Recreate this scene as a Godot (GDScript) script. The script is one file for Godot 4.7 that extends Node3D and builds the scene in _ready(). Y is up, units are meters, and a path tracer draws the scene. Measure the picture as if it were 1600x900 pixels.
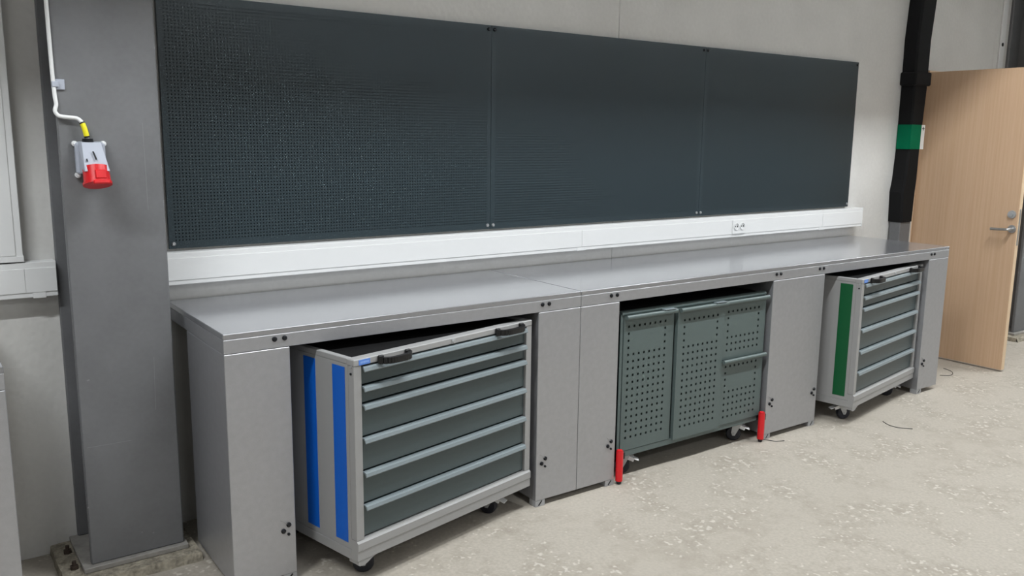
extends Node3D

# ---------------------------------------------------------------- camera and light
const EYE := Vector3(-0.8092, 1.5311, 3.3759)
const YAW := 35.6497
const PITCH := 9.9878
const ROLL := 0.6852
const FOCAL_PX := 1347.9
const EXPOSURE := 1.0
const TROUGH_ENERGY := 5.8
const HALL_ENERGY := 0.9
const LAMP_COLOR := Color(0.975, 0.99, 1.0)
const ROW_X := [-1.5, 1.1, 3.7, 6.3, 8.9]
const HALL := [Vector2(-2.2, 4.6), Vector2(-0.9, 7.4), Vector2(1.2, 5.0), Vector2(4.6, 5.0), Vector2(8.0, 5.0), Vector2(2.9, 8.0), Vector2(6.3, 8.0)]  # leftmost lamps are unseen, added to brighten the wall left of the column

var M := {}
var used := {}

func _ready() -> void:
	set_camera()
	set_environment()
	make_materials()
	build_lamps()
	build_room()
	build_columns()
	build_pillar()
	build_door()
	build_trunking()
	build_boards()
	build_benches()
	build_drawer_trolleys()
	build_perforated_trolley()
	build_socket()
	build_scraps()

func set_camera() -> void:
	var y := deg_to_rad(YAW)
	var p := deg_to_rad(PITCH)
	var r := deg_to_rad(ROLL)
	var fw := Vector3(sin(y) * cos(p), -sin(p), -cos(y) * cos(p))
	var rt := Vector3(cos(y), 0, sin(y))
	var up := rt.cross(fw)
	var r2 := rt * cos(r) + up * sin(r)
	var u2 := -rt * sin(r) + up * cos(r)
	var cam := Camera3D.new()
	cam.name = "camera"
	cam.transform = Transform3D(Basis(r2, u2, -fw), EYE)
	cam.fov = rad_to_deg(2.0 * atan(450.0 / FOCAL_PX))
	cam.near = 0.05
	cam.far = 60.0
	add_child(cam)
	cam.current = true

func set_environment() -> void:
	var e := Environment.new()
	e.background_mode = Environment.BG_COLOR
	e.background_color = Color(0, 0, 0)
	e.tonemap_mode = Environment.TONE_MAPPER_LINEAR
	e.tonemap_exposure = EXPOSURE
	e.sdfgi_enabled = true
	e.ssao_enabled = true
	e.ssil_enabled = true
	var w := WorldEnvironment.new()
	w.name = "world_environment"
	w.environment = e
	add_child(w)

# a row of deep trough lamps near the bench wall, and unseen open batten lamps as fill over the rest of the hall
func build_lamps() -> void:
	for x in ROW_X:
		make_lamp(Vector3(x, 3.0, 1.6), true)
	for p in HALL:
		make_lamp(Vector3(p.x, 3.05, p.y), false)

func make_lamp(at: Vector3, trough: bool) -> void:
	var t: Node3D
	if trough:
		t = thing("trough_lamp", "white deep trough lamp hung under the ceiling along the bench wall", "lamp", at, 0.0, "trough lamps above the benches")
	else:
		t = thing("batten_fill_lamp", "open white batten lamp out of view, filling the hall with light", "lamp", at, 0.0, "batten lamps of the hall")
	var st := mb()
	if trough:
		for s in [-1.0, 1.0]:
			box(st, Vector3(0, 0.085, s * 0.116), Vector3(1.32, 0.17, 0.006), 0.001)
		box(st, Vector3(0, 0.173, 0), Vector3(1.32, 0.006, 0.238), 0.001)
		for s in [-1.0, 1.0]:
			box(st, Vector3(s * 0.657, 0.13, 0), Vector3(0.006, 0.09, 0.226), 0.001)
	else:
		box(st, Vector3(0, 0.17, 0), Vector3(1.32, 0.05, 0.12), 0.004)
	part("housing", st, M.lamp_white, t)
	var tube := mb()
	cyl(tube, Vector3(-0.6, 0.13, 0), Vector3(0.6, 0.13, 0), 0.013, 0.013, 12)
	part("tube", tube, M.tube, t)
	for s in [-1.0, 1.0]:
		var rods := mb()
		cyl(rods, Vector3(s * 0.5, 0.17, 0), Vector3(s * 0.5, CEIL - at.y, 0), 0.004, 0.004, 8)
		part("hanger", rods, M.steel, t)
	var l := AreaLight3D.new()
	l.name = "tube_light"
	l.area_size = Vector2(1.2, 0.03)
	l.light_energy = TROUGH_ENERGY if trough else HALL_ENERGY
	l.light_color = LAMP_COLOR
	l.shadow_enabled = true
	l.area_range = 30.0
	l.area_attenuation = 2.0
	l.position = Vector3(0, 0.112, 0)
	l.rotation.x = -PI / 2.0
	t.add_child(l)
	if not trough:
		# a bare tube also shines sideways: light on each flank of the tube
		for s in [-1.0, 1.0]:
			var f := l.duplicate() as AreaLight3D
			f.name = "flank_light"
			f.position = Vector3(0, 0.128, s * 0.02)
			f.rotation = Vector3(0, 0 if s < 0 else PI, 0)
			t.add_child(f, true)

# ---------------------------------------------------------------- helpers
func numbered(called: String) -> String:
	if not used.has(called):
		used[called] = 0
		return called
	used[called] += 1
	return "%s_%03d" % [called, used[called]]

func thing(called: String, label: String, category: String, at := Vector3.ZERO, turn := 0.0, group := "") -> Node3D:
	var o := Node3D.new()
	o.name = numbered(called)
	add_child(o)
	o.position = at
	o.rotation.y = turn
	tag(o, label, category, group)
	return o

func tag(o: Node3D, label: String, category: String, group := "") -> void:
	o.set_meta("label", label)
	o.set_meta("category", category)
	if group != "":
		o.set_meta("group", group)

func mb() -> SurfaceTool:
	var st := SurfaceTool.new()
	st.begin(Mesh.PRIMITIVE_TRIANGLES)
	return st

func part(called: String, st: SurfaceTool, m: Material, parent: Node3D, label := "") -> MeshInstance3D:
	st.index()
	var o := MeshInstance3D.new()
	o.name = called
	o.mesh = st.commit()
	o.material_override = m
	o.cast_shadow = GeometryInstance3D.SHADOW_CASTING_SETTING_ON
	parent.add_child(o, true)
	if label != "":
		o.set_meta("label", label)
	return o

func struct(called: String, st: SurfaceTool, m: Material) -> MeshInstance3D:
	var o := part(called, st, m, self)
	o.set_meta("kind", "structure")
	return o

func face(st: SurfaceTool, pts: Array, outward: Vector3) -> void:
	var n: Vector3 = (pts[1] - pts[0]).cross(pts[2] - pts[0])
	if n.length_squared() < 1e-16:
		if pts.size() < 4:
			return
		n = (pts[2] - pts[0]).cross(pts[3] - pts[0])
		if n.length_squared() < 1e-16:
			return
	n = n.normalized()
	var q := pts
	if n.dot(outward) > 0.0:
		q = pts.duplicate()
		q.reverse()
	else:
		n = -n
	for i in range(1, q.size() - 1):
		for v in [q[0], q[i], q[i + 1]]:
			st.set_normal(n)
			st.add_vertex(v)

# box with chamfered edges
func box(st: SurfaceTool, c: Vector3, s: Vector3, b := 0.0015, basis := Basis.IDENTITY) -> void:
	var h := s * 0.5
	b = minf(b, minf(h.x, minf(h.y, h.z)) * 0.45)
	for ax in 3:
		var a1 := (ax + 1) % 3
		var a2 := (ax + 2) % 3
		for sg in [-1.0, 1.0]:
			var o := Vector3.ZERO
			o[ax] = sg
			var pts := []
			for uv in [[-1, -1], [1, -1], [1, 1], [-1, 1]]:
				var p := Vector3.ZERO
				p[ax] = sg * h[ax]
				p[a1] = uv[0] * (h[a1] - b)
				p[a2] = uv[1] * (h[a2] - b)
				pts.append(c + basis * p)
			face(st, pts, basis * o)
	if b <= 0.0:
		return
	for ax in 3:
		var a1 := (ax + 1) % 3
		var a2 := (ax + 2) % 3
		for s1 in [-1.0, 1.0]:
			for s2 in [-1.0, 1.0]:
				var o := Vector3.ZERO
				o[a1] = s1
				o[a2] = s2
				var pts := []
				for e in [[-1.0, 0], [1.0, 0], [1.0, 1], [-1.0, 1]]:
					var p := Vector3.ZERO
					p[ax] = e[0] * (h[ax] - b)
					p[a1] = s1 * (h[a1] - (b if e[1] == 1 else 0.0))
					p[a2] = s2 * (h[a2] - (0.0 if e[1] == 1 else b))
					pts.append(c + basis * p)
				face(st, pts, basis * o)
	for sx in [-1.0, 1.0]:
		for sy in [-1.0, 1.0]:
			for sz in [-1.0, 1.0]:
				var sg := Vector3(sx, sy, sz)
				var pts := []
				for k in 3:
					var p := Vector3.ZERO
					for a in 3:
						p[a] = sg[a] * (h[a] - (0.0 if a == k else b))
					pts.append(c + basis * p)
				face(st, pts, basis * sg)

# box given by its two corners
func bx(st: SurfaceTool, a: Vector3, b: Vector3, bev := 0.0015) -> void:
	box(st, (a + b) * 0.5, (b - a).abs(), bev)

func frame_of(d: Vector3) -> Array:
	var w := d.normalized()
	var u := w.cross(Vector3.UP)
	if u.length() < 0.01:
		u = w.cross(Vector3.RIGHT)
	u = u.normalized()
	return [u, u.cross(w).normalized()]

func tri(st: SurfaceTool, a: Vector3, na: Vector3, b: Vector3, nb: Vector3, c: Vector3, nc: Vector3) -> void:
	var n := (b - a).cross(c - a)
	var l := [[a, na], [b, nb], [c, nc]]
	if n.dot(na + nb + nc) > 0.0:
		l.reverse()
	for e in l:
		st.set_normal(e[1])
		st.add_vertex(e[0])

# capped, smooth-sided (tapered) cylinder
func cyl(st: SurfaceTool, a: Vector3, b: Vector3, ra: float, rb: float, n := 16, caps := true) -> void:
	var fr := frame_of(b - a)
	var pa := []
	var pb := []
	var nn := []
	for i in n:
		var t := TAU * i / n
		var d: Vector3 = fr[0] * cos(t) + fr[1] * sin(t)
		nn.append(d)
		pa.append(a + d * ra)
		pb.append(b + d * rb)
	for i in n:
		var j := (i + 1) % n
		tri(st, pa[i], nn[i], pb[i], nn[i], pb[j], nn[j])
		tri(st, pa[i], nn[i], pb[j], nn[j], pa[j], nn[j])
	if caps:
		face(st, pa, a - b)
		face(st, pb, b - a)

# round tube along a path
func sweep(st: SurfaceTool, path: Array, r: float, n := 10) -> void:
	var rings := []
	var u: Vector3 = frame_of(path[1] - path[0])[0]
	for k in path.size():
		var d: Vector3
		if k == 0:
			d = path[1] - path[0]
		elif k == path.size() - 1:
			d = path[k] - path[k - 1]
		else:
			d = (path[k + 1] - path[k]).normalized() + (path[k] - path[k - 1]).normalized()
		d = d.normalized()
		u = (u - d * u.dot(d)).normalized()
		var v := u.cross(d)
		var ring := []
		for i in n:
			var t := TAU * i / n
			var o: Vector3 = u * cos(t) + v * sin(t)
			ring.append([path[k] + o * r, o])
		rings.append(ring)
	for k in path.size() - 1:
		for i in n:
			var j := (i + 1) % n
			var p: Array = rings[k][i]
			var q: Array = rings[k][j]
			var s: Array = rings[k + 1][i]
			var w: Array = rings[k + 1][j]
			tri(st, p[0], p[1], s[0], s[1], w[0], w[1])
			tri(st, p[0], p[1], w[0], w[1], q[0], q[1])
	for e in [0, path.size() - 1]:
		var pts := []
		for x in rings[e]:
			pts.append(x[0])
		face(st, pts, (path[0] - path[1]) if e == 0 else (path[e] - path[e - 1]))

func smooth_path(pts: Array, steps := 6) -> Array:
	var c := Curve3D.new()
	for i in pts.size():
		var tn := Vector3.ZERO
		if i > 0 and i < pts.size() - 1:
			var l := minf((pts[i + 1] - pts[i]).length(), (pts[i] - pts[i - 1]).length())
			tn = (pts[i + 1] - pts[i - 1]).normalized() * l * 0.33
		c.add_point(pts[i], -tn, tn)
	var out := []
	for i in pts.size() - 1:
		for k in steps:
			out.append(c.sample(i, float(k) / steps))
	out.append(pts[-1])
	return out

# extrude a closed outline of [z, y] points along x
func extrude_x(st: SurfaceTool, prof: Array, x0: float, x1: float) -> void:
	var cz := 0.0
	var cy := 0.0
	for p in prof:
		cz += p[0] / prof.size()
		cy += p[1] / prof.size()
	var area := 0.0
	for i in prof.size():
		var p: Array = prof[i]
		var q: Array = prof[(i + 1) % prof.size()]
		area += p[0] * q[1] - q[0] * p[1]
	for i in prof.size():
		var p: Array = prof[i]
		var q: Array = prof[(i + 1) % prof.size()]
		var dz: float = q[0] - p[0]
		var dy: float = q[1] - p[1]
		var o := Vector3(0, -dz, dy) * signf(area)
		face(st, [Vector3(x0, p[1], p[0]), Vector3(x1, p[1], p[0]), Vector3(x1, q[1], q[0]), Vector3(x0, q[1], q[0])], o)
	var poly := PackedVector2Array()
	for p in prof:
		poly.append(Vector2(p[0], p[1]))
	var ids := Geometry2D.triangulate_polygon(poly)
	for s in [[x0, -1.0], [x1, 1.0]]:
		for i in range(0, ids.size(), 3):
			var pts := []
			for k in 3:
				pts.append(Vector3(s[0], poly[ids[i + k]].y, poly[ids[i + k]].x))
			face(st, pts, Vector3(s[1], 0, 0))

# a sheet in the xy plane at depth z with square holes cut right through it
func perforated(st: SurfaceTool, x0: float, x1: float, y0: float, y1: float, z: float, thick: float, cols: Array, rows: Array, hole: float, blank := false, walls := true) -> void:
	var ys := [y0]
	for r in rows:
		ys.append(r - hole / 2)
		ys.append(r + hole / 2)
	ys.append(y1)
	var out := Vector3(0, 0, 1)
	for j in ys.size() - 1:
		var a: float = ys[j]
		var b: float = ys[j + 1]
		if j % 2 == 0:
			face(st, [Vector3(x0, a, z), Vector3(x1, a, z), Vector3(x1, b, z), Vector3(x0, b, z)], out)
			continue
		var r := (j - 1) / 2
		var last := x0
		for i in cols.size():
			var q := rows.size() - 1 - r
			if blank and q >= 1 and q <= 3 and i > 0 and i < cols.size() - 1:
				continue
			var l: float = cols[i] - hole / 2
			var g: float = cols[i] + hole / 2
			face(st, [Vector3(last, a, z), Vector3(l, a, z), Vector3(l, b, z), Vector3(last, b, z)], out)
			if walls:
				var zb := z - thick
				face(st, [Vector3(l, a, z), Vector3(l, b, z), Vector3(l, b, zb), Vector3(l, a, zb)], Vector3.RIGHT)
				face(st, [Vector3(g, a, z), Vector3(g, b, z), Vector3(g, b, zb), Vector3(g, a, zb)], Vector3.LEFT)
				face(st, [Vector3(l, a, z), Vector3(g, a, z), Vector3(g, a, zb), Vector3(l, a, zb)], Vector3.UP)
				face(st, [Vector3(l, b, z), Vector3(g, b, z), Vector3(g, b, zb), Vector3(l, b, zb)], Vector3.DOWN)
			last = g
		face(st, [Vector3(last, a, z), Vector3(x1, a, z), Vector3(x1, b, z), Vector3(last, b, z)], out)

# the folded-back edge of such a sheet
func returns(st: SurfaceTool, x0: float, x1: float, y0: float, y1: float, z: float, depth: float) -> void:
	var zb := z - depth
	face(st, [Vector3(x0, y0, z), Vector3(x0, y1, z), Vector3(x0, y1, zb), Vector3(x0, y0, zb)], Vector3.LEFT)
	face(st, [Vector3(x1, y0, z), Vector3(x1, y1, z), Vector3(x1, y1, zb), Vector3(x1, y0, zb)], Vector3.RIGHT)
	face(st, [Vector3(x0, y0, z), Vector3(x1, y0, z), Vector3(x1, y0, zb), Vector3(x0, y0, zb)], Vector3.DOWN)
	face(st, [Vector3(x0, y1, z), Vector3(x1, y1, z), Vector3(x1, y1, zb), Vector3(x0, y1, zb)], Vector3.UP)

# round bolt head on a face that looks along z
func bolt(st: SurfaceTool, p: Vector3, r: float, h: float) -> void:
	cyl(st, p, p + Vector3(0, 0, h * 0.6), r, r, 14)
	cyl(st, p + Vector3(0, 0, h * 0.6), p + Vector3(0, 0, h), r, r * 0.6, 14)

# ---------------------------------------------------------------- materials
func mat(c: Color, rough: float, metal := 0.0, spec := 0.5) -> StandardMaterial3D:
	var m := StandardMaterial3D.new()
	m.albedo_color = c
	m.roughness = rough
	m.metallic = metal
	m.metallic_specular = spec
	return m

func g8(r: int, g: int, b: int) -> Color:
	return Color8(r, g, b)

func noise_image(size: int, freq: float, oct: int, sd: int, kind := FastNoiseLite.TYPE_SIMPLEX_SMOOTH) -> Image:
	var n := FastNoiseLite.new()
	n.noise_type = kind
	n.frequency = freq
	n.fractal_octaves = oct
	n.seed = sd
	var im := n.get_seamless_image(size, size, false, false, 0.2)
	im.convert(Image.FORMAT_RGBA8)
	return im

func tex(im: Image) -> ImageTexture:
	im.generate_mipmaps()
	return ImageTexture.create_from_image(im)

func bump(size: int, freq: float, sd: int, strength: float) -> ImageTexture:
	var im := noise_image(size, freq, 2, sd)
	im.bump_map_to_normal_map(strength)
	return tex(im)

func tri_map(m: StandardMaterial3D, scale: Vector3) -> void:
	m.uv1_triplanar = true
	m.uv1_world_triplanar = true
	m.uv1_scale = scale

# colour varying around a mean through two noises
func mottled(size: int, base: Color, amount: float, f1: float, f2: float, sd: int) -> ImageTexture:
	var a := noise_image(size, f1, 3, sd)
	var b := noise_image(size, f2, 2, sd + 7)
	var im := Image.create(size, size, false, Image.FORMAT_RGBA8)
	for y in size:
		for x in size:
			var v := (a.get_pixel(x, y).r - 0.5) * 0.6 + (b.get_pixel(x, y).r - 0.5) * 0.4
			var k := 1.0 + v * amount
			im.set_pixel(x, y, Color(clampf(base.r * k, 0, 1), clampf(base.g * k, 0, 1), clampf(base.b * k, 0, 1)))
	return tex(im)

func floor_texture() -> ImageTexture:
	var size := 1024
	var big := noise_image(size, 0.006, 4, 11)
	var mid := noise_image(size, 0.03, 3, 23)
	var fine := noise_image(size, 0.12, 3, 31)
	var flake := noise_image(size, 0.055, 2, 47)
	var im := Image.create(size, size, false, Image.FORMAT_RGBA8)
	var base := g8(176, 169, 158)
	var dark := g8(152, 144, 132)
	var light := g8(203, 198, 188)
	for y in size:
		for x in size:
			var b := big.get_pixel(x, y).r
			var m := mid.get_pixel(x, y).r
			var f := fine.get_pixel(x, y).r
			var k := flake.get_pixel(x, y).r
			var c := base.lerp(dark, clampf((b - 0.4) * 1.5 + (m - 0.5) * 1.0, 0, 1) * 0.7)
			var t := smoothstep(0.69, 0.78, k * 0.62 + f * 0.14 + b * 0.3)
			c = c.lerp(light, t * 0.8)
			var v := 1.0 + (f - 0.5) * 0.10
			im.set_pixel(x, y, Color(c.r * v, c.g * v, c.b * v))
	return tex(im)

func wood_texture() -> ImageTexture:
	var size := 512
	var n1 := FastNoiseLite.new()
	n1.seed = 5
	n1.frequency = 0.02
	n1.fractal_octaves = 4
	var n2 := FastNoiseLite.new()
	n2.seed = 9
	n2.frequency = 0.15
	var im := Image.create(size, size, false, Image.FORMAT_RGBA8)
	var a := g8(203, 172, 143)
	var b := g8(192, 159, 128)
	for y in size:
		for x in size:
			var v := n1.get_noise_2d(x * 3.0, y * 0.12) * 0.6 + n2.get_noise_2d(x * 2.0, y * 0.1) * 0.35
			im.set_pixel(x, y, a.lerp(b, clampf(0.5 + v, 0, 1)))
	return tex(im)

func make_materials() -> void:
	var wall := mat(Color.WHITE, 0.75)
	wall.albedo_texture = mottled(256, g8(206, 205, 202), 0.06, 0.01, 0.15, 3)
	wall.normal_enabled = true
	wall.normal_texture = bump(256, 0.12, 4, 1.2)
	wall.normal_scale = 0.25
	tri_map(wall, Vector3(0.9, 0.9, 0.9))
	M.wall = wall
	M.ceiling = mat(g8(190, 189, 185), 0.9)
	var fl := mat(Color.WHITE, 0.62, 0.0, 0.4)
	fl.albedo_texture = floor_texture()
	tri_map(fl, Vector3(0.45, 0.45, 0.45))
	M.floor = fl
	var concrete := mat(Color.WHITE, 0.9)
	concrete.albedo_texture = mottled(256, g8(150, 143, 128), 0.7, 0.02, 0.09, 77)
	concrete.normal_enabled = true
	concrete.normal_texture = bump(256, 0.06, 6, 4.0)
	tri_map(concrete, Vector3(3, 3, 3))
	M.concrete = concrete
	# hammered grey enamel of the benches
	var ham := bump(256, 0.11, 8, 1.5)
	var ped := mat(Color.WHITE, 0.42, 0.7, 0.5)
	ped.albedo_texture = mottled(256, g8(179, 180, 184), 0.06, 0.03, 0.2, 15)
	ped.normal_enabled = true
	ped.normal_texture = ham
	ped.normal_scale = 0.05
	tri_map(ped, Vector3(4, 4, 4))
	M.enamel = ped
	var top := ped.duplicate() as StandardMaterial3D
	top.roughness = 0.17
	top.normal_scale = 0.015
	M.worktop = top
	var col := mat(Color.WHITE, 0.5)
	col.albedo_texture = mottled(256, g8(104, 105, 107), 0.12, 0.012, 0.12, 19)
	col.normal_enabled = true
	col.normal_texture = bump(256, 0.03, 12, 1.5)
	col.normal_scale = 0.12
	tri_map(col, Vector3(1.3, 1.3, 1.3))
	M.column = col
	var plate := col.duplicate() as StandardMaterial3D
	plate.albedo_texture = mottled(256, g8(146, 143, 138), 0.3, 0.03, 0.12, 61)  # paler and more mottled than the column
	M.plate = plate
	M.scratch = mat(g8(128, 129, 130), 0.6)
	M.board = mat(g8(34, 48, 54), 0.45, 0.0, 0.5)
	M.plastic_white = mat(g8(221, 222, 222), 0.45)
	M.plastic_grey = mat(g8(165, 170, 182), 0.4)
	M.red = mat(g8(196, 22, 30), 0.35)
	M.red_paint = mat(g8(214, 24, 34), 0.35)
	M.yellow = mat(g8(228, 216, 30), 0.5)
	M.black = mat(g8(18, 18, 19), 0.4)
	M.black_matt = mat(g8(20, 20, 21), 0.85, 0.0, 0.3)
	M.mat_black = mat(g8(14, 14, 15), 0.75, 0.0, 0.3)
	M.rubber = mat(g8(30, 31, 40), 0.6)
	M.steel = mat(g8(190, 190, 190), 0.3, 0.9)
	M.zinc = mat(g8(176, 178, 180), 0.4, 0.4)
	M.lever = mat(g8(220, 221, 222), 0.35)
	M.cab_grey = mat(g8(155, 155, 155), 0.4)
	M.drawer = mat(g8(71, 83, 85), 0.4)
	M.lip = mat(g8(126, 136, 140), 0.35)
	M.perf = mat(g8(88, 101, 100), 0.42)
	M.blue = mat(g8(8, 94, 196), 0.4)
	M.green = mat(g8(0, 86, 46), 0.4)
	M.sign_green = mat(g8(0, 98, 66), 0.6, 0.0, 0.2)
	M.label_blue = mat(g8(88, 134, 214), 0.4)
	M.label_light = mat(g8(150, 182, 236), 0.4)
	M.dark_screw = mat(g8(30, 32, 36), 0.35, 0.3)
	M.foot = mat(g8(160, 161, 163), 0.45)
	var wd := mat(Color.WHITE, 0.5)
	wd.albedo_texture = wood_texture()
	tri_map(wd, Vector3(1.6, 0.5, 1.6))
	M.wood = wd
	M.wood_edge = mat(g8(222, 196, 164), 0.5)
	M.lamp_white = mat(g8(235, 235, 232), 0.6)
	var tube := mat(g8(240, 240, 236), 0.5)
	tube.emission_enabled = true
	tube.emission = LAMP_COLOR
	tube.emission_energy_multiplier = 1.0
	M.tube = tube
	M.brown_dark = mat(g8(60, 48, 40), 0.7)

# ---------------------------------------------------------------- room
const XL := -6.74
const XR := 10.5
const ZF := 9.5
const CEIL := 3.5

func build_room() -> void:
	var st := mb()
	bx(st, Vector3(XL - 0.2, -0.2, -2.2), Vector3(XR + 0.2, 0, ZF + 0.2), 0)
	struct("floor", st, M.floor)
	st = mb()
	bx(st, Vector3(XL - 0.2, CEIL, -2.2), Vector3(XR + 0.2, CEIL + 0.2, ZF + 0.2), 0)
	struct("ceiling", st, M.ceiling)
	# the bench wall: big panels with a narrow joint, on a backing
	var w := Node3D.new()
	w.name = "wall_back"
	w.set_meta("kind", "structure")
	add_child(w)
	var spans := [[-6.74, -3.74, 0.0], [-3.74, -0.74, 0.0], [-0.74, 2.26, 0.0], [2.26, 5.15, 0.0], [5.15, 6.08, 2.02], [6.08, 10.5, 0.0]]
	for s in spans:
		st = mb()
		bx(st, Vector3(s[0] + 0.001, s[2], -0.1), Vector3(s[1] - 0.001, CEIL, 0), 0.001)
		part("wall_panel", st, M.wall, w)
	st = mb()
	bx(st, Vector3(XL, 0, -0.2), Vector3(5.15, CEIL, -0.1), 0)
	bx(st, Vector3(5.15, 2.02, -0.2), Vector3(6.08, CEIL, -0.1), 0)
	bx(st, Vector3(6.08, 0, -0.2), Vector3(XR, CEIL, -0.1), 0)
	part("wall_core", st, M.wall, w)
	st = mb()
	bx(st, Vector3(XL - 0.2, 0, -0.2), Vector3(XL, CEIL, ZF + 0.2), 0)
	struct("wall_left", st, M.wall)
	st = mb()
	bx(st, Vector3(XR, 0, -0.2), Vector3(XR + 0.2, CEIL, ZF + 0.2), 0)
	struct("wall_right", st, M.wall)
	st = mb()
	bx(st, Vector3(XL, 0, ZF), Vector3(XR, CEIL, ZF + 0.2), 0)
	struct("wall_front", st, M.wall)
	# unlit passage behind the open door
	st = mb()
	bx(st, Vector3(4.8, 0, -2.2), Vector3(7.0, CEIL, -2.0), 0)
	bx(st, Vector3(4.7, 0, -2.2), Vector3(4.8, CEIL, -0.2), 0)
	bx(st, Vector3(7.0, 0, -2.2), Vector3(7.1, CEIL, -0.2), 0)
	struct("wall_passage", st, M.wall)
	# door frame in the opening
	st = mb()
	bx(st, Vector3(5.15, 0, -0.19), Vector3(5.166, 2.02, -0.002), 0.001)
	bx(st, Vector3(6.05, 0, -0.19), Vector3(6.08, 2.02, 0.006), 0.001)
	bx(st, Vector3(5.215, 2.0, -0.19), Vector3(6.05, 2.02, -0.002), 0.001)
	struct("trim_1", st, M.wood_edge)
	# narrow upright strip on the wall beside the far column
	st = mb()
	bx(st, Vector3(6.145, 2.06, 0), Vector3(6.215, CEIL, 0.012), 0.002)
	var tr := struct("trim_2", st, M.plastic_white)
	st = mb()
	bolt(st, Vector3(6.178, 2.261, 0.012), 0.014, 0.006)
	part("screw", st, M.dark_screw, tr)

# ---------------------------------------------------------------- columns
func build_columns() -> void:
	steel_column(Vector3(-0.212, 0, 0), "tall grey painted steel column beside the long workbenches, carrying the red socket")
	steel_column(Vector3(6.43, 0, 0), "grey steel column on a concrete plinth beyond the open wooden door")

func steel_column(at: Vector3, label: String) -> void:
	var t := thing("steel_column", label, "column", at, 0.0)
	var st := mb()
	bx(st, Vector3(-0.155, 0.052, 0.262), Vector3(0.155, CEIL, 0.285), 0.004)
	part("front_flange", st, M.column, t)
	st = mb()
	bx(st, Vector3(-0.155, 0.052, 0.0), Vector3(0.155, CEIL, 0.022), 0.004)
	part("back_flange", st, M.column, t)
	st = mb()
	bx(st, Vector3(-0.007, 0.052, 0.022), Vector3(0.007, CEIL, 0.262), 0.0)
	part("web", st, M.column, t)
	st = mb()
	bx(st, Vector3(-0.182, 0.034, 0.002), Vector3(0.166, 0.052, 0.305), 0.002)
	part("base_plate", st, M.plate, t, "pale grey steel base plate")
	if at.x < 0.0:
		# pale scratches and chips in the paint of the front flange
		for m in [[Vector2(-0.353, 0.475), Vector2(-0.213, 0.474), 0.0014], [Vector2(-0.113, 1.56), Vector2(-0.111, 1.27), 0.0012], [Vector2(-0.122, 0.76), Vector2(-0.127, 0.57), 0.0012], [Vector2(-0.338, 0.708), Vector2(-0.33, 0.71), 0.004], [Vector2(-0.367, 0.262), Vector2(-0.361, 0.264), 0.004], [Vector2(-0.2, 0.128), Vector2(-0.196, 0.129), 0.004], [Vector2(-0.163, 0.115), Vector2(-0.158, 0.117), 0.004]]:
			var p0: Vector2 = m[0]
			var p1: Vector2 = m[1]
			var c := (p0 + p1) * 0.5
			st = mb()
			box(st, Vector3(c.x - at.x, c.y, 0.2851), Vector3(p0.distance_to(p1), m[2], 0.0004), 0.0001, Basis(Vector3(0, 0, 1), (p1 - p0).angle()))
			part("paint_scratch", st, M.scratch, t)
	# rough cast plinth
	st = mb()
	var n := FastNoiseLite.new()
	n.seed = int(at.x * 10.0) + 40
	n.frequency = 9.0
	var nx := 12
	var nz := 9
	var grid := []
	for j in nz + 1:
		var row := []
		for i in nx + 1:
			var x := lerpf(-0.245, 0.198, float(i) / nx)
			var z := lerpf(0.0, 0.352, float(j) / nz)
			var edge := i == 0 or i == nx or j == nz
			var y := 0.034 - 0.003 * absf(n.get_noise_2d(x, z)) - (0.003 if edge else 0.0)
			var px := x + (n.get_noise_2d(z * 3.0, 5.0) * 0.006 if edge and (i == 0) else 0.0)
			row.append(Vector3(px, y, z + (n.get_noise_2d(x * 3.0, 9.0) * 0.006 if j == nz else 0.0)))
		grid.append(row)
	for j in nz:
		for i in nx:
			face(st, [grid[j][i], grid[j][i + 1], grid[j + 1][i + 1]], Vector3.UP)
			face(st, [grid[j][i], grid[j + 1][i + 1], grid[j + 1][i]], Vector3.UP)
	for i in nx:
		var a: Vector3 = grid[nz][i]
		var b: Vector3 = grid[nz][i + 1]
		face(st, [a, b, Vector3(b.x, 0, b.z + 0.012), Vector3(a.x, 0, a.z + 0.012)], Vector3(0, 0, 1))
	for j in nz:
		for e in [[0, -1.0], [nx, 1.0]]:
			var a: Vector3 = grid[j][e[0]]
			var b: Vector3 = grid[j + 1][e[0]]
			face(st, [a, b, Vector3(b.x + e[1] * 0.004, 0, b.z), Vector3(a.x + e[1] * 0.004, 0, a.z)], Vector3(e[1], 0, 0))
	part("plinth", st, M.concrete, t, "rough concrete plinth")
	for z in [0.1, 0.24]:
		st = mb()
		cyl(st, Vector3(-0.203, 0.028, z), Vector3(-0.203, 0.046, z), 0.014, 0.014, 6)
		cyl(st, Vector3(-0.203, 0.046, z), Vector3(-0.203, 0.062, z), 0.007, 0.007, 10)
		part("anchor_bolt", st, M.brown_dark, t, "dark anchor bolt")

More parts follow.
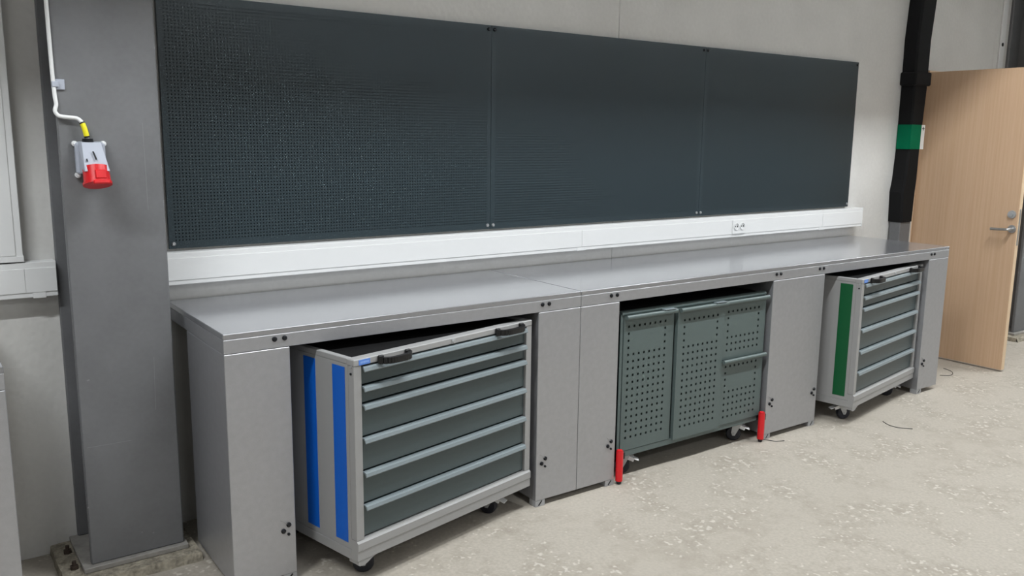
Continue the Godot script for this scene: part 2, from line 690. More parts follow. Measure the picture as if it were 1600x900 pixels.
# black post with a wrapped green sign, against the wall between boards and door
func build_pillar() -> void:
	var t := thing("wall_post", "black post with a clamp band, standing against the wall beside the wooden door", "post", Vector3(4.92, 0, 0), 0.0)
	var lv := [[0.975, 4.845, 4.985], [1.18, 4.832, 4.992], [1.27, 4.85, 4.999], [1.47, 4.864, 5.0], [1.88, 4.864, 5.024], [2.2, 4.857, 5.022], [2.47, 4.878, 5.05], [3.5, 4.89, 5.09]]
	var st := mb()
	for k in lv.size() - 1:
		var a: Array = lv[k]
		var b: Array = lv[k + 1]
		var pa := ring4(a[1] - 4.92, a[2] - 4.92, a[0], 0.1)
		var pb := ring4(b[1] - 4.92, b[2] - 4.92, b[0], 0.1)
		for i in pa.size():
			var j := (i + 1) % pa.size()
			var mid: Vector3 = (pa[i] + pa[j]) * 0.5
			face(st, [pa[i], pa[j], pb[j], pb[i]], Vector3(mid.x, 0, mid.z - 0.05))
	face(st, ring4(-0.075, 0.065, 0.975, 0.1), Vector3.DOWN)
	part("black_cover", st, M.black_matt, t)
	st = mb()
	bx(st, Vector3(-0.082, 1.9, 0.0), Vector3(0.112, 1.99, 0.118), 0.008)
	part("clamp_band", st, M.black_matt, t)
	st = mb()
	bx(st, Vector3(-0.07, 0, 0.01), Vector3(0.06, 0.975, 0.09), 0.004)
	part("lower_post", st, M.column, t, "bare grey lower post")
	# sign
	var s := thing("wrapped_sign", "green sign with a white marked edge, wrapped round the black post", "sign", Vector3(4.92, 1.475, 0.0), 0.0)
	st = mb()
	bx(st, Vector3(-0.062, 0, 0.004), Vector3(-0.06, 0.165, 0.104), 0.0005)
	bx(st, Vector3(-0.062, 0, 0.102), Vector3(0.064, 0.165, 0.105), 0.0005)
	part("green_sheet", st, M.sign_green, s)
	st = mb()
	bx(st, Vector3(0.064, 0, 0.102), Vector3(0.108, 0.165, 0.105), 0.0005)
	var wh := part("white_edge", st, M.plastic_white, s, "white edge strip")
	st = mb()
	bx(st, Vector3(0.073, 0.137, 0.105), Vector3(0.1, 0.143, 0.106), 0.0)
	bx(st, Vector3(0.083, 0.127, 0.105), Vector3(0.09, 0.153, 0.106), 0.0)
	part("cross_mark", st, M.black, wh, "small black cross mark")

func ring4(x0: float, x1: float, y: float, d: float) -> Array:
	var b := 0.012
	return [Vector3(x0, y, 0.001), Vector3(x0, y, d - b), Vector3(x0 + b, y, d), Vector3(x1 - b, y, d), Vector3(x1, y, d - b), Vector3(x1, y, 0.001)]

# ---------------------------------------------------------------- door
func build_door() -> void:
	var d := Node3D.new()
	d.name = "door_1"
	d.set_meta("kind", "structure")
	add_child(d)
	d.position = Vector3(5.17, 0, -0.1)
	var st := mb()
	bx(st, Vector3(0, 0.012, 0), Vector3(0.04, 2.005, 0.812), 0.0015)
	part("door_leaf", st, M.wood, d, "light beech door leaf")
	st = mb()
	bx(st, Vector3(0.0015, 0.0135, 0.812), Vector3(0.0385, 2.0035, 0.816), 0.0008)
	part("edge_band", st, M.wood_edge, d, "pale edge band")
	st = mb()
	bx(st, Vector3(0.01, 0.86, 0.816), Vector3(0.03, 1.1, 0.8175), 0.0004)
	part("lock_plate", st, M.steel, d, "steel lock plate")
	st = mb()
	cyl(st, Vector3(0, 0.967, 0.785), Vector3(-0.008, 0.967, 0.785), 0.026, 0.026, 20)
	cyl(st, Vector3(-0.008, 0.967, 0.785), Vector3(-0.05, 0.967, 0.785), 0.011, 0.011, 14)
	sweep(st, smooth_path([Vector3(-0.045, 0.967, 0.79), Vector3(-0.055, 0.966, 0.775), Vector3(-0.056, 0.963, 0.72), Vector3(-0.055, 0.962, 0.672)]), 0.0095, 10)
	part("handle", st, M.steel, d, "bright lever handle")
	st = mb()
	cyl(st, Vector3(0, 1.062, 0.775), Vector3(-0.012, 1.062, 0.775), 0.027, 0.025, 20)
	cyl(st, Vector3(-0.012, 1.062, 0.775), Vector3(-0.02, 1.062, 0.775), 0.014, 0.013, 16)
	part("lock_rose", st, M.zinc, d, "round steel lock rose")
	for y in [0.25, 1.75]:
		st = mb()
		cyl(st, Vector3(-0.004, y, -0.006), Vector3(-0.004, y + 0.11, -0.006), 0.008, 0.008, 12)
		part("hinge", st, M.steel, d)

# ---------------------------------------------------------------- cable trunking
func build_trunking() -> void:
	trunk_run("cable_trunking", "white cable trunking running under the dark boards along the wall", -0.052, 4.435, [2.0, 4.0])
	trunk_run("cable_trunking", "white level trunking on the wall left of the grey column, meeting upright trunking", -6.5, -0.372, [-4.45, -2.45, -0.47])
	var v := thing("cable_trunking", "white upright cable trunking rising on the wall left of the grey column", "trunking", Vector3(-0.56, 1.092, 0), 0.0)
	var st := mb()
	bx(st, Vector3(-0.091, 0, 0.001), Vector3(0.091, CEIL - 1.092, 0.058), 0.002)
	part("channel", st, M.plastic_white, v)
	st = mb()
	bx(st, Vector3(-0.069, 0.022, 0.058), Vector3(0.069, CEIL - 1.094, 0.0615), 0.001)
	part("cover", st, M.plastic_white, v)
	st = mb()
	bx(st, Vector3(-0.0925, 0.0, 0.002), Vector3(0.0925, 0.02, 0.0625), 0.001)
	part("joint_clip", st, M.plastic_white, v)
	# twin socket let into the cover
	var s := thing("twin_socket", "white twin power socket let into the trunking under the third board", "socket", Vector3(3.19, 0.986, 0.0612), 0.0)
	st = mb()
	bx(st, Vector3(-0.055, 0, 0), Vector3(0.055, 0.08, 0.006), 0.002)
	part("plate", st, M.plastic_white, s)
	for x in [-0.026, 0.026]:
		st = mb()
		ring_well(st, Vector3(x, 0.043, 0.0062), 0.021, 0.017)
		part("outlet", st, M.plastic_white, s)
		st = mb()
		for q in [-0.0085, 0.0085]:
			cyl(st, Vector3(x + q, 0.043, 0.0063), Vector3(x + q, 0.043, 0.0075), 0.0045, 0.0045, 10)
		part("pin_hole", st, M.black, s)

func ring_well(st: SurfaceTool, c: Vector3, ro: float, ri: float) -> void:
	var n := 20
	for i in n:
		var a := TAU * i / n
		var b := TAU * (i + 1) / n
		var da := Vector3(cos(a), sin(a), 0)
		var db := Vector3(cos(b), sin(b), 0)
		var up := Vector3(0, 0, 0.005)
		face(st, [c + da * ro, c + db * ro, c + db * ro + up, c + da * ro + up], da)
		face(st, [c + da * ro + up, c + db * ro + up, c + db * ri + up, c + da * ri + up], Vector3(0, 0, 1))
		face(st, [c + da * ri + up, c + db * ri + up, c + db * ri, c + da * ri], -da)

func trunk_run(called: String, label: String, x0: float, x1: float, cuts: Array) -> void:
	var t := thing(called, label, "trunking", Vector3(x0, 0.966, 0), 0.0)
	var st := mb()
	bx(st, Vector3(0, 0, 0.001), Vector3(x1 - x0, 0.122, 0.058), 0.002)
	part("channel", st, M.plastic_white, t)
	var xs := [x0 + 0.001]
	xs.append_array(cuts)
	xs.append(x1 - 0.001)
	for i in xs.size() - 1:
		st = mb()
		bx(st, Vector3(xs[i] - x0 + 0.0008, 0.018, 0.058), Vector3(xs[i + 1] - x0 - 0.0008, 0.101, 0.0612), 0.001)
		part("cover", st, M.plastic_white, t)
	if x1 > 1.0:
		st = mb()
		bx(st, Vector3(x1 - x0 - 0.004, -0.0015, 0.0), Vector3(x1 - x0 + 0.002, 0.1235, 0.0625), 0.001)
		part("end_cap", st, M.plastic_white, t)
		for c in cuts:
			st = mb()
			bx(st, Vector3(c - x0 - 0.03, -0.0012, 0.03), Vector3(c - x0 + 0.03, 0.0175, 0.0592), 0.0008)
			part("joint_clip", st, M.plastic_white, t)
	else:
		st = mb()
		bx(st, Vector3(-0.45 - x0, -0.003, 0.03), Vector3(-0.41 - x0, 0.0175, 0.06), 0.0008)
		part("joint_clip", st, M.plastic_white, t)

# ---------------------------------------------------------------- perforated boards
func build_boards() -> void:
	var xs := [0.0157, 1.467, 2.888, 4.323]
	var y0 := 1.0987
	var y1 := 2.0237
	var lab := ["dark slate perforated tool board on the wall next to the grey column", "dark slate perforated tool board hung between two others", "dark slate perforated tool board hung next to the black post"]
	for k in 3:
		var w: float = xs[k + 1] - xs[k]
		var a := 0.001
		var b := w - 0.001
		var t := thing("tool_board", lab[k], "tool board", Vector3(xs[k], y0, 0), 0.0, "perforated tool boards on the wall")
		var st := mb()
		var pitch := 0.0125
		var nc := int((w - 0.05) / pitch)
		var nr := int((y1 - y0 - 0.05) / pitch)
		var cols := []
		for i in nc + 1:
			cols.append(w / 2 + (i - nc / 2.0) * pitch)
		var rows := []
		for i in nr + 1:
			rows.append((y1 - y0) / 2 + (i - nr / 2.0) * pitch)
		perforated(st, a, b, 0.0, y1 - y0, 0.02, 0.001, cols, rows, 0.0046, false, false)
		returns(st, a, b, 0.0, y1 - y0, 0.02, 0.018)
		part("sheet", st, M.board, t)
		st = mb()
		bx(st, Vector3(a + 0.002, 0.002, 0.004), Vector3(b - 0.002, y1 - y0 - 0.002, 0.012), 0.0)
		part("added_backing", st, M.board, t)  # added dark sheet standing in for the shade behind the holes
		for px in [0.016, w - 0.016]:
			for py in [0.018, y1 - y0 - 0.018]:
				st = mb()
				bolt(st, Vector3(px, py, 0.0202), 0.008, 0.005)
				part("screw", st, M.zinc if py < 0.1 else M.dark_screw, t)

# ---------------------------------------------------------------- benches
const TOP := 0.9
const APRON := 0.0654
const FRONT := 0.6796

func build_benches() -> void:
	# name, x from, x to, z back, z front, pedestals [x0, x1, bolted edges]
	bench("workbench", "short grey steel workbench over the blue-striped drawer trolley", 0.0, 1.479, 0.002, FRONT, [[0.0, 0.218, [1]], [1.2595, 1.479, [-1]]])
	bench("workbench", "long grey steel workbench with two open bays, ending next to the wooden door", 1.481, 4.405, 0.002, FRONT, [[1.481, 1.698, [1]], [2.737, 3.16, [-1, 1]], [4.187, 4.405, [-1]]])
	bench("workbench", "grey steel workbench end left of the grey column, under the upright trunking", -2.1, -0.609, 0.002, 0.735, [[-2.1, -1.88, [1]], [-0.83, -0.609, [-1]]])

func bench(called: String, label: String, x0: float, x1: float, zb: float, zf: float, peds: Array) -> void:
	var t := thing(called, label, "workbench", Vector3(x0, 0, zb), 0.0)
	var L := x1 - x0
	var D := zf - zb
	# folded sheet worktop: top skin with aprons on all sides
	var st := mb()
	bx(st, Vector3(0, TOP - 0.02, 0), Vector3(L, TOP, D), 0.0022)
	part("worktop", st, M.worktop, t)
	st = mb()
	bx(st, Vector3(0, TOP - APRON, D - 0.022), Vector3(L, TOP - 0.0195, D), 0.001)
	bx(st, Vector3(0, TOP - APRON, 0.0), Vector3(0.02, TOP - 0.0195, D - 0.02), 0.001)
	bx(st, Vector3(L - 0.02, TOP - APRON, 0.0), Vector3(L, TOP - 0.0195, D - 0.02), 0.001)
	bx(st, Vector3(0.02, TOP - APRON, 0.0), Vector3(L - 0.02, TOP - 0.0195, 0.02), 0.001)
	var apron := part("apron", st, M.enamel, t)
	for p in peds:
		var a: float = p[0] - x0
		var b: float = p[1] - x0
		st = mb()
		bx(st, Vector3(a, 0.0274, D - 0.425), Vector3(b, TOP - APRON - 0.0016, D), 0.002)
		var ped := part("pedestal", st, M.enamel, t)
		for e in p[2]:
			var edge: float = b if e > 0 else a
			# pair of bolts in the apron
			for k in 2:
				var bxp: float = edge - e * (0.017 + 0.034 * k)
				st = mb()
				bolt(st, Vector3(bxp, TOP - 0.035, D), 0.0085, 0.006)
				part("bolt", st, M.dark_screw, apron)
			# levelling bolts low on the pedestal
			var right: float = edge - e * 0.025 if e > 0 else edge + 0.046
			for q in [[0.0, 0.208, 0.0085], [-0.019, 0.189, 0.0085], [-0.001, 0.174, 0.005]]:
				st = mb()
				bolt(st, Vector3(right + q[0], q[1], D), q[2], 0.007)
				part("bolt", st, M.dark_screw, ped)
			st = mb()
			sweep(st, [Vector3(right - 0.006, 0.213, D + 0.004), Vector3(right - 0.017, 0.222, D + 0.002), Vector3(right - 0.028, 0.23, D + 0.001)], 0.0009, 6)
			part("thin_line", st, M.cab_grey, ped)  # thin grey line running up and left from the bolts
			# foot with a slanted slot
			var fx0: float = edge - 0.05 if e > 0 else edge
			st = mb()
			bx(st, Vector3(fx0, 0.0, D - 0.045), Vector3(fx0 + 0.05, 0.0274, D - 0.001), 0.001)
			var ft := part("foot", st, M.foot, ped)
			st = mb()
			box(st, Vector3(fx0 + 0.025, 0.0145, D - 0.0009), Vector3(0.006, 0.026, 0.0012), 0.0002, Basis(Vector3(0, 0, 1), -0.75))
			part("slot", st, M.black, ft)
			st = mb()
			bx(st, Vector3(fx0, 0.0, D - 0.42), Vector3(fx0 + 0.05, 0.0274, D - 0.376), 0.001)
			part("foot", st, M.foot, ped)

# ---------------------------------------------------------------- drawer trolleys
func build_drawer_trolleys() -> void:
	drawer_trolley(Vector3(0.361, 0, 0.863), deg_to_rad(12.6), 0.894, M.blue, "blue", "grey six-drawer trolley with blue side stripes, pulled askew under the short workbench", true)
	drawer_trolley(Vector3(3.316, 0, 0.8), deg_to_rad(9.91), 0.872, M.green, "green", "grey six-drawer trolley with a green side stripe, pulled askew under the long workbench", false)

func drawer_trolley(at: Vector3, turn: float, W: float, stripe_m: Material, tone: String, label: String, two: bool) -> void:
	var t := thing("drawer_trolley", label, "tool trolley", at, turn)
	var D := 0.58
	var top := 0.806
	var low := 0.135
	var st := mb()
	# cabinet shell: sides with folded front stiles, back, floor
	bx(st, Vector3(0, low, -D), Vector3(0.002, 0.786, -0.03), 0.0)
	bx(st, Vector3(W - 0.002, low, -D), Vector3(W, 0.786, -0.03), 0.0)
	bx(st, Vector3(0.002, low, -D), Vector3(W - 0.002, 0.786, -D + 0.003), 0.0)
	bx(st, Vector3(0.002, low, -D + 0.003), Vector3(W - 0.002, low + 0.003, -0.03), 0.0)
	part("shell", st, M.cab_grey, t)
	for x in [0.0, W - 0.032]:
		st = mb()
		bx(st, Vector3(x, 0.1735, -0.03), Vector3(x + 0.032, 0.7825, 0.0), 0.0012)
		part("stile", st, M.cab_grey, t)
	# top: rim around a sunken black mat
	st = mb()
	bx(st, Vector3(0, 0.7825, -0.038), Vector3(W, top, 0.002), 0.003)
	bx(st, Vector3(0, 0.786, -D), Vector3(0.022, top, -0.037), 0.002)
	bx(st, Vector3(W - 0.022, 0.786, -D), Vector3(W, top, -0.037), 0.002)
	bx(st, Vector3(0.021, 0.786, -D), Vector3(W - 0.021, top, -D + 0.022), 0.002)
	var rim := part("top_rim", st, M.cab_grey, t)
	st = mb()
	bx(st, Vector3(0.022, 0.79, -D + 0.022), Vector3(W - 0.022, 0.798, -0.037), 0.001)
	part("top_mat", st, M.mat_black, t, "black ribbed rubber top mat")
	# maker's label and lock on the top rail
	st = mb()
	bx(st, Vector3(0.02, 0.7845, 0.0018), Vector3(0.067, 0.8025, 0.0032), 0.0003)
	var lb := part("label_plate", st, M.label_blue, t, "small blue label")
	st = mb()
	for k in 6:
		bx(st, Vector3(0.027 + k * 0.006, 0.79, 0.0032), Vector3(0.0305 + k * 0.006, 0.797, 0.0036), 0.0)
	part("lettering", st, M.label_light, lb)
	st = mb()
	bx(st, Vector3(W * 0.5 - 0.004, 0.784, 0.002), Vector3(W * 0.5 + 0.014, 0.802, 0.004), 0.0005)
	cyl(st, Vector3(W * 0.5 + 0.005, 0.793, 0.004), Vector3(W * 0.5 + 0.005, 0.793, 0.008), 0.0065, 0.006, 14)
	part("lock", st, M.zinc, t)
	# two black grips
	for hx in [[0.1, 0.235], [W - 0.218, W - 0.066]]:
		st = mb()
		grip(st, hx[0], hx[1])
		part("grip", st, M.black, t, "black plastic grip handle")
	# drawers
	var lips := [0.7805, 0.712, 0.649, 0.532, 0.413, 0.295, 0.176]
	for k in 6:
		var y1: float = lips[k]
		var y0: float = lips[k + 1]
		st = mb()
		bx(st, Vector3(0.034, y0 + 0.003, -0.03), Vector3(W - 0.034, y1 - 0.006, -0.01), 0.001)
		bx(st, Vector3(0.05, y0 + 0.006, -D + 0.03), Vector3(W - 0.05, y0 + 0.009, -0.03), 0.0)
		var dr := part("drawer", st, M.drawer, t)
		st = mb()
		extrude_x(st, [[-0.012, y1 - 0.0035], [0.003, y1 - 0.0035], [0.009, y1 - 0.007], [0.0125, y1 - 0.0175], [0.011, y1 - 0.0205], [0.008, y1 - 0.0205], [0.003, y1 - 0.0095], [-0.012, y1 - 0.0085]], 0.037, W - 0.037)
		part("pull_lip", st, M.lip, dr, "light grey pull lip")
	# ribbed base frame
	st = mb()
	extrude_x(st, [[-0.03, 0.172], [-0.002, 0.1735], [0.0, 0.17], [0.006, 0.164], [0.006, 0.137], [0.003, 0.134], [0.003, 0.101], [0.0, 0.0985], [-0.03, 0.0985]], 0.0, W)
	bx(st, Vector3(-0.002, 0.0985, -D), Vector3(0.02, 0.134, -0.03), 0.001)
	bx(st, Vector3(W - 0.02, 0.0985, -D), Vector3(W + 0.002, 0.134, -0.03), 0.001)
	bx(st, Vector3(0, 0.0985, -D), Vector3(W, 0.134, -D + 0.02), 0.001)
	bx(st, Vector3(0.02, 0.108, -D + 0.02), Vector3(W - 0.02, 0.112, -0.03), 0.0)
	part("base_frame", st, M.cab_grey, t)
	# coloured stripes on the side panels
	var places := [-0.081]
	if two:
		places.append(-0.245)
	for z in places:
		st = mb()
		bx(st, Vector3(-0.0012, 0.155, z - 0.034), Vector3(0.0002, 0.774, z + 0.034), 0.0003)
		part("stripe", st, stripe_m, t, "%s upright stripe" % tone)
	for q in [[-0.0012, 0.757, -0.014], [-0.0012, 0.781, -0.012]]:
		st = mb()
		cyl(st, Vector3(0.001, q[1], q[2]), Vector3(-0.003, q[1], q[2]), 0.0042, 0.0042, 10)
		part("rivet", st, M.dark_screw if q[1] < 0.77 else M.zinc, t)
	# castors
	caster(t, Vector3(0.075, 0.0985, -0.1), 0.9 + PI, not two, 0.0)
	caster(t, Vector3(W - 0.14, 0.0985, -0.075), 0.35, true, 1.0)
	caster(t, Vector3(0.085, 0.0985, -D + 0.09), 0.4, false, 0.0)
	caster(t, Vector3(W - 0.085, 0.0985, -D + 0.09), 0.2, false, 0.0)
	# gusset under the front left corner
	st = mb()
	var g := [Vector3(0.004, 0.0995, 0), Vector3(0.004, 0.0845, 0), Vector3(0.01, 0.08, 0), Vector3(0.032, 0.08, 0), Vector3(0.042, 0.083, 0), Vector3(0.054, 0.089, 0), Vector3(0.07, 0.0965, 0), Vector3(0.084, 0.0995, 0)]
	var mid := Vector3(0.035, 0.095, 0)
	for k in g.size():
		var p: Vector3 = g[k]
		var q: Vector3 = g[(k + 1) % g.size()]
		for z in [0.001, -0.006]:
			face(st, [mid + Vector3(0, 0, z), p + Vector3(0, 0, z), q + Vector3(0, 0, z)], Vector3(0, 0, 1 if z > 0 else -1))
		face(st, [p + Vector3(0, 0, 0.001), q + Vector3(0, 0, 0.001), q + Vector3(0, 0, -0.006), p + Vector3(0, 0, -0.006)], (p + q) * 0.5 - mid)
	bx(st, Vector3(0.004, 0.0845, -0.05), Vector3(0.0065, 0.0995, -0.006), 0.0005)
	part("corner_gusset", st, M.cab_grey, t)

func grip(st: SurfaceTool, a: float, b: float) -> void:
	# feet on the rail, bar arched forward
	var path := []
	var n := 14
	for i in n + 1:
		var u := float(i) / n
		var x := lerpf(a, b, u)
		var bow := 1.0 - pow(absf(u * 2.0 - 1.0), 4.0)
		path.append(Vector3(x, 0.789, 0.008 + bow * 0.03))
	for i in n:
		var p: Vector3 = path[i]
		var q: Vector3 = path[i + 1]
		var d := (q - p).normalized()
		var side := d.cross(Vector3.UP).normalized()
		var up := Vector3.UP * 0.0105
		var o := side * 0.0075
		var ring := [p + up + o, p - up + o, p - up - o, p + up - o]
		var ring2 := [q + up + o, q - up + o, q - up - o, q + up - o]
		var ns := [side, Vector3.DOWN, -side, Vector3.UP]
		for k in 4:
			face(st, [ring[k], ring[(k + 1) % 4], ring2[(k + 1) % 4], ring2[k]], ns[k])
		if i == 0:
			face(st, ring, -d)
		if i == n - 1:
			face(st, ring2, d)
	for x in [a + 0.008, b - 0.008]:
		bx(st, Vector3(x - 0.011, 0.778, 0.002), Vector3(x + 0.011, 0.805, 0.014), 0.003)

# swivel castor hanging from a point under the frame; the wheel touches the floor
func caster(t: Node3D, at: Vector3, turn: float, lever: bool, side: float) -> void:
	var R := 0.0375
	var c := Node3D.new()
	c.name = "caster"
	t.add_child(c, true)
	c.position = at
	c.rotation.y = turn
	var h := at.y
	var ax := Vector3(0, R - h, -0.022)
	var st := mb()
	bx(st, Vector3(-0.03, -0.004, -0.03), Vector3(0.03, 0.0, 0.03), 0.001)
	cyl(st, Vector3(0, -0.004, 0), Vector3(0, -0.013, 0), 0.022, 0.022, 16)
	bx(st, Vector3(-0.02, -0.017, -0.03), Vector3(0.02, -0.012, 0.016), 0.001)
	for s in [-1.0, 1.0]:
		var x: float = s * 0.0185
		var pr := [[0.014, -0.014], [-0.028, -0.014], [-0.034, R - h + 0.006], [-0.028, R - h - 0.009], [-0.016, R - h - 0.009], [-0.008, R - h + 0.006]]
		extrude_x(st, pr, x - 0.0012, x + 0.0012)
	cyl(st, ax + Vector3(-0.023, 0, 0), ax + Vector3(0.023, 0, 0), 0.005, 0.005, 10)
	part("fork", st, M.zinc, c)
	st = mb()
	cyl(st, ax + Vector3(-0.013, 0, 0), ax + Vector3(-0.009, 0, 0), R * 0.9, R, 28)
	cyl(st, ax + Vector3(-0.009, 0, 0), ax + Vector3(0.009, 0, 0), R, R, 28)
	cyl(st, ax + Vector3(0.009, 0, 0), ax + Vector3(0.013, 0, 0), R, R * 0.9, 28)
	part("wheel", st, M.rubber, c, "dark rubber wheel")
	if lever:
		st = mb()
		box(st, Vector3(0, -0.03, 0.036), Vector3(0.034, 0.004, 0.044), 0.0012, Basis(Vector3.RIGHT, 0.35))
		for s in [-1.0, 1.0]:
			box(st, Vector3(s * 0.016, -0.03, 0.02), Vector3(0.0025, 0.018, 0.03), 0.0006, Basis(Vector3.RIGHT, 0.35))
		part("brake_lever", st, M.lever, c, "pale brake lever")

# ---------------------------------------------------------------- perforated trolley
func build_perforated_trolley() -> void:
	var X0 := 1.735
	var t := thing("perforated_trolley", "green-grey tool trolley with perforated fronts and red stabiliser legs", "tool trolley", Vector3(X0, 0, 0.65), 0.0)
	var W := 0.985
	var D := 0.58
	var top := 0.779
	var low := 0.103
	var st := mb()
	bx(st, Vector3(0, low, -D), Vector3(0.003, top - 0.01, -0.002), 0.0005)
	bx(st, Vector3(W - 0.003, low, -D), Vector3(W, top - 0.01, -0.002), 0.0005)
	bx(st, Vector3(0, low, -D), Vector3(W, top - 0.01, -D + 0.003), 0.0005)
	bx(st, Vector3(0, low, -D), Vector3(W, low + 0.004, -0.002), 0.0005)
	part("shell", st, M.perf, t)
	for x in [0.0, W - 0.016]:
		st = mb()
		bx(st, Vector3(x, low, -0.03), Vector3(x + 0.016, top - 0.014, 0.0), 0.0015)
		part("stile", st, M.perf, t)
	st = mb()
	bx(st, Vector3(0, low, -0.03), Vector3(W, 0.131, 0.0), 0.0015)
	part("bottom_rail", st, M.perf, t)
	# top tray with a rolled front edge
	st = mb()
	bx(st, Vector3(0.0, top - 0.02, -D), Vector3(W, top - 0.012, -0.012), 0.001)
	var pr := []
	for k in 9:
		var a := PI * 0.5 - PI * k / 8.0
		pr.append([-0.006 + cos(a) * 0.011, top - 0.011 + sin(a) * 0.011])
	pr.append([-0.018, top - 0.022])
	pr.append([-0.018, top])
	extrude_x(st, pr, 0.005, W - 0.002)
	part("top_tray", st, M.perf, t)
	st = mb()
	bx(st, Vector3(0.01, top - 0.012, -D + 0.01), Vector3(W - 0.01, top - 0.006, -0.018), 0.0005)
	part("top_mat", st, M.mat_black, t, "black rubber top mat")
	# fronts: x from, x to, y from, y to, proud, top row y, last row, latch
	var fr := [
		["cabinet_door", 1.7535, 2.066, 0.133, 0.757, 0.002, 0.708, 16, 1.784, true],
		["cabinet_door", 2.08, 2.398, 0.126, 0.757, 0.014, 0.7, 16, 2.124, true],
		["cabinet_drawer", 2.402, 2.716, 0.4655, 0.757, 0.006, 0.704, 6, 2.437, false],
		["cabinet_drawer", 2.402, 2.716, 0.133, 0.4625, 0.006, 0.428, 8, 2.437, false]]
	for f in fr:
		var a: float = f[1] - X0
		var b: float = f[2] - X0
		var cols := []
		for i in 8:
			cols.append(f[8] - X0 + i * 0.0323)
		var rows := []
		for r in f[7] + 1:
			rows.append(f[6] - r * 0.0322)
		rows.reverse()
		st = mb()
		perforated(st, a, b, f[3], f[4], f[5], 0.0015, cols, rows, 0.0105, true, true)
		returns(st, a, b, f[3], f[4], f[5], 0.02)
		var o := part(f[0], st, M.perf, t)
		# bar handle along the top edge
		st = mb()
		var hy: float = f[4] - 0.004
		var prof := []
		for k in 12:
			var an := TAU * k / 12.0
			prof.append([f[5] + 0.016 + cos(an) * 0.010, hy + sin(an) * 0.0105])
		extrude_x(st, prof, a, b)
		bx(st, Vector3(a + 0.004, hy - 0.003, f[5]), Vector3(b - 0.004, hy + 0.003, f[5] + 0.012), 0.0005)
		part("bar_handle", st, M.perf, o)
		if f[9]:
			st = mb()
			bx(st, Vector3(b - 0.085, hy + 0.011, f[5] + 0.002), Vector3(b - 0.012, hy + 0.014, f[5] + 0.026), 0.001)
			part("latch", st, M.lip, o)
	for q in [[1.84, 0.07], [2.62, 0.07]]:
		caster(t, Vector3(q[0] - X0, low, -0.045), 0.9 if q[0] < 2.0 else 0.75, true, 0.0)
	for q in [1.84, 2.62]:
		caster(t, Vector3(q - X0, low, -D + 0.08), 0.3, false, 0.0)
	# red stabiliser legs at the two front corners
	for x in [1.722, 2.7]:
		st = mb()
		var p := Vector3(x - X0, 0, 0.036)
		cyl(st, p + Vector3(0, 0.016, 0), p + Vector3(0, 0.155, 0), 0.0165, 0.0165, 20)
		cyl(st, p + Vector3(0, 0.155, 0), p + Vector3(0, 0.159, 0), 0.0165, 0.0125, 20)
		var leg := part("stabiliser_leg", st, M.red_paint, t, "red stabiliser leg")
		st = mb()
		cyl(st, p + Vector3(0, 0.0, 0), p + Vector3(0, 0.017, 0), 0.009, 0.0145, 16)
		part("tip", st, M.dark_screw, leg)
		st = mb()
		bx(st, p + Vector3(0.012, 0.112, -0.036), p + Vector3(0.03, 0.146, 0.004), 0.002)
		part("clamp", st, M.black, leg, "black clamp block")

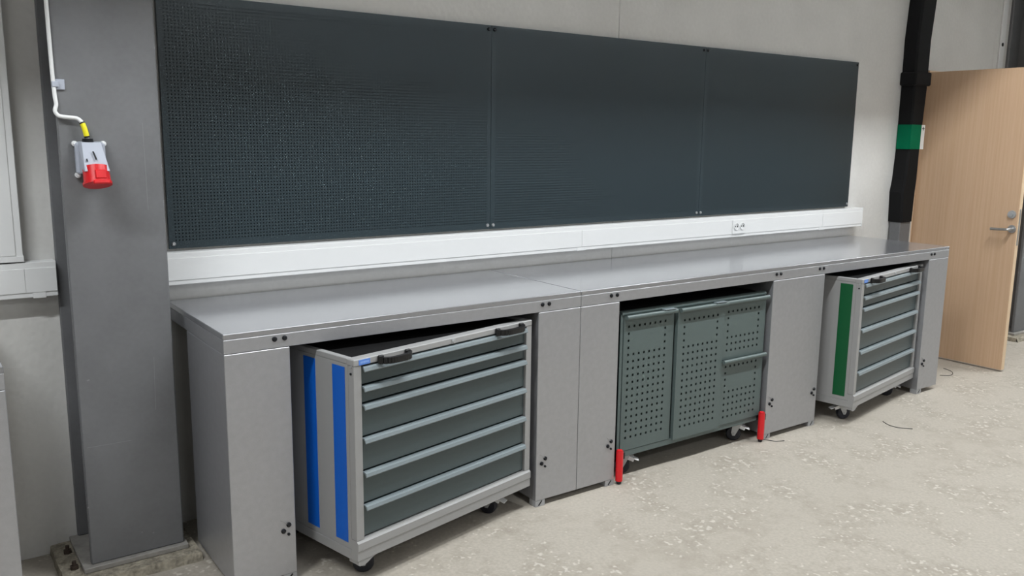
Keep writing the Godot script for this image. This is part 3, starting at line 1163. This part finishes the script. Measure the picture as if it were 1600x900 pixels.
# ---------------------------------------------------------------- red socket and its cable
func build_socket() -> void:
	var zf := 0.2855
	var s := thing("power_socket", "grey wall socket with a red flap, screwed to the grey column", "socket", Vector3(-0.283, 1.395, zf), 0.0)
	var st := mb()
	bx(st, Vector3(-0.042, 0.0, 0), Vector3(0.046, 0.1, 0.03), 0.006)
	part("back_box", st, M.plastic_grey, s)
	st = mb()
	# tapered hood leaning forward
	var lo := [Vector3(-0.036, 0.0, 0.02), Vector3(0.044, 0.0, 0.02), Vector3(0.042, 0.012, 0.098), Vector3(-0.03, 0.012, 0.098)]
	var hi := [Vector3(-0.034, 0.103, 0.02), Vector3(0.038, 0.103, 0.02), Vector3(0.03, 0.1, 0.05), Vector3(-0.026, 0.1, 0.05)]
	var cm := Vector3(0, 0.05, 0.04)
	for k in 4:
		var j := (k + 1) % 4
		var mid: Vector3 = (lo[k] + lo[j] + hi[k] + hi[j]) / 4.0
		face(st, [lo[k], lo[j], hi[j]], mid - cm)
		face(st, [lo[k], hi[j], hi[k]], mid - cm)
	face(st, lo, Vector3.DOWN)
	face(st, hi, Vector3.UP)
	part("hood", st, M.plastic_grey, s)
	st = mb()
	box(st, Vector3(0.004, 0.06, 0.079), Vector3(0.005, 0.03, 0.002), 0.0005, Basis(Vector3.RIGHT, -0.5) * Basis(Vector3(0, 0, 1), 0.2))
	box(st, Vector3(-0.02, 0.046, 0.084), Vector3(0.004, 0.01, 0.002), 0.0005, Basis(Vector3.RIGHT, -0.5))
	part("mark", st, M.dark_screw, s)
	st = mb()
	var ax := Vector3(0, -0.94, 0.34).normalized()
	var c0 := Vector3(0.006, 0.022, 0.066)
	cyl(st, c0, c0 + ax * 0.05, 0.038, 0.04, 26)
	cyl(st, c0 + ax * 0.05, c0 + ax * 0.058, 0.043, 0.043, 26)
	box(st, c0 + Vector3(0.006, -0.02, 0.046), Vector3(0.034, 0.03, 0.014), 0.004, Basis(Vector3.RIGHT, -0.35))
	box(st, c0 + Vector3(0.006, -0.043, 0.056), Vector3(0.05, 0.014, 0.014), 0.004, Basis(Vector3.RIGHT, -0.35))
	part("flap", st, M.red, s, "red hinged flap")
	for q in [[-0.04, 0.096], [0.044, 0.096], [-0.037, -0.004], [0.045, -0.004]]:
		st = mb()
		cyl(st, Vector3(q[0], q[1], 0.0), Vector3(q[0], q[1], 0.012), 0.009, 0.009, 14)
		cyl(st, Vector3(q[0], q[1], 0.012), Vector3(q[0], q[1], 0.016), 0.006, 0.005, 12)
		part("mounting_screw", st, M.lever, s)
	st = mb()
	cyl(st, Vector3(-0.004, 0.1, 0.026), Vector3(-0.004, 0.112, 0.026), 0.018, 0.016, 16)
	part("cable_gland", st, M.dark_screw, s)
	# cable
	var c := thing("power_cable", "white power cable running down the grey column into the red socket", "cable", Vector3(-0.287, 1.507, zf), 0.0)
	var o := c.position
	st = mb()
	var pts := [Vector3(-0.374, CEIL - 0.002, 0.292), Vector3(-0.3735, 2.6, 0.292), Vector3(-0.3725, 1.95, 0.2925), Vector3(-0.371, 1.72, 0.2925), Vector3(-0.369, 1.64, 0.293), Vector3(-0.367, 1.612, 0.295), Vector3(-0.372, 1.592, 0.297), Vector3(-0.362, 1.577, 0.298), Vector3(-0.335, 1.573, 0.299), Vector3(-0.312, 1.57, 0.303), Vector3(-0.3, 1.558, 0.309), Vector3(-0.293, 1.535, 0.312), Vector3(-0.288, 1.508, 0.312)]
	var rel := []
	for p in pts:
		rel.append(p - o)
	var sp := smooth_path(rel, 5)
	sweep(st, sp, 0.0062, 12)
	part("sheath", st, M.plastic_white, c)
	st = mb()
	var tagp := []
	for k in range(51, 59):
		tagp.append(sp[k])
	sweep(st, tagp, 0.0084, 12)
	var yl := part("cable_marker", st, M.yellow, c, "yellow cable marker")
	st = mb()
	sweep(st, [sp[50], sp[51]], 0.0088, 12)
	sweep(st, [sp[58], sp[59]], 0.0088, 12)
	part("marker_band", st, M.black, yl)
	st = mb()
	bx(st, Vector3(-0.365, 1.658, 0.2852) - o, Vector3(-0.338, 1.69, 0.291) - o, 0.001)
	bx(st, Vector3(-0.376, 1.665, 0.291) - o, Vector3(-0.355, 1.683, 0.3005) - o, 0.002)
	part("cable_clip", st, M.plastic_grey, c, "pale grey cable clip")

# ---------------------------------------------------------------- bits of wire on the floor
func build_scraps() -> void:
	var a := [
		[[Vector3(2.735, 0, 0.672), Vector3(2.75, 0, 0.7), Vector3(2.768, 0, 0.73), Vector3(2.812, 0, 0.75)], "short bit of thin wire on the floor by the red stabiliser leg"],
		[[Vector3(3.53, 0, 0.86), Vector3(3.5, 0, 0.915), Vector3(3.505, 0, 0.97), Vector3(3.55, 0, 1.02)], "thin curved wire lying on the floor before the green-striped trolley"],
		[[Vector3(4.93, 0, 0.45), Vector3(4.89, 0, 0.53), Vector3(4.8, 0, 0.57), Vector3(4.735, 0, 0.53)], "thin curled wire on the floor between the long workbench and wooden door"]]
	for e in a:
		var o: Vector3 = e[0][0]
		var t := thing("wire_scrap", e[1], "wire", o, 0.0)
		var st := mb()
		var rel := []
		for p in e[0]:
			rel.append(p - o + Vector3(0, 0.0018, 0))
		sweep(st, smooth_path(rel, 6), 0.0018, 8)
		part("strand", st, M.dark_screw, t)
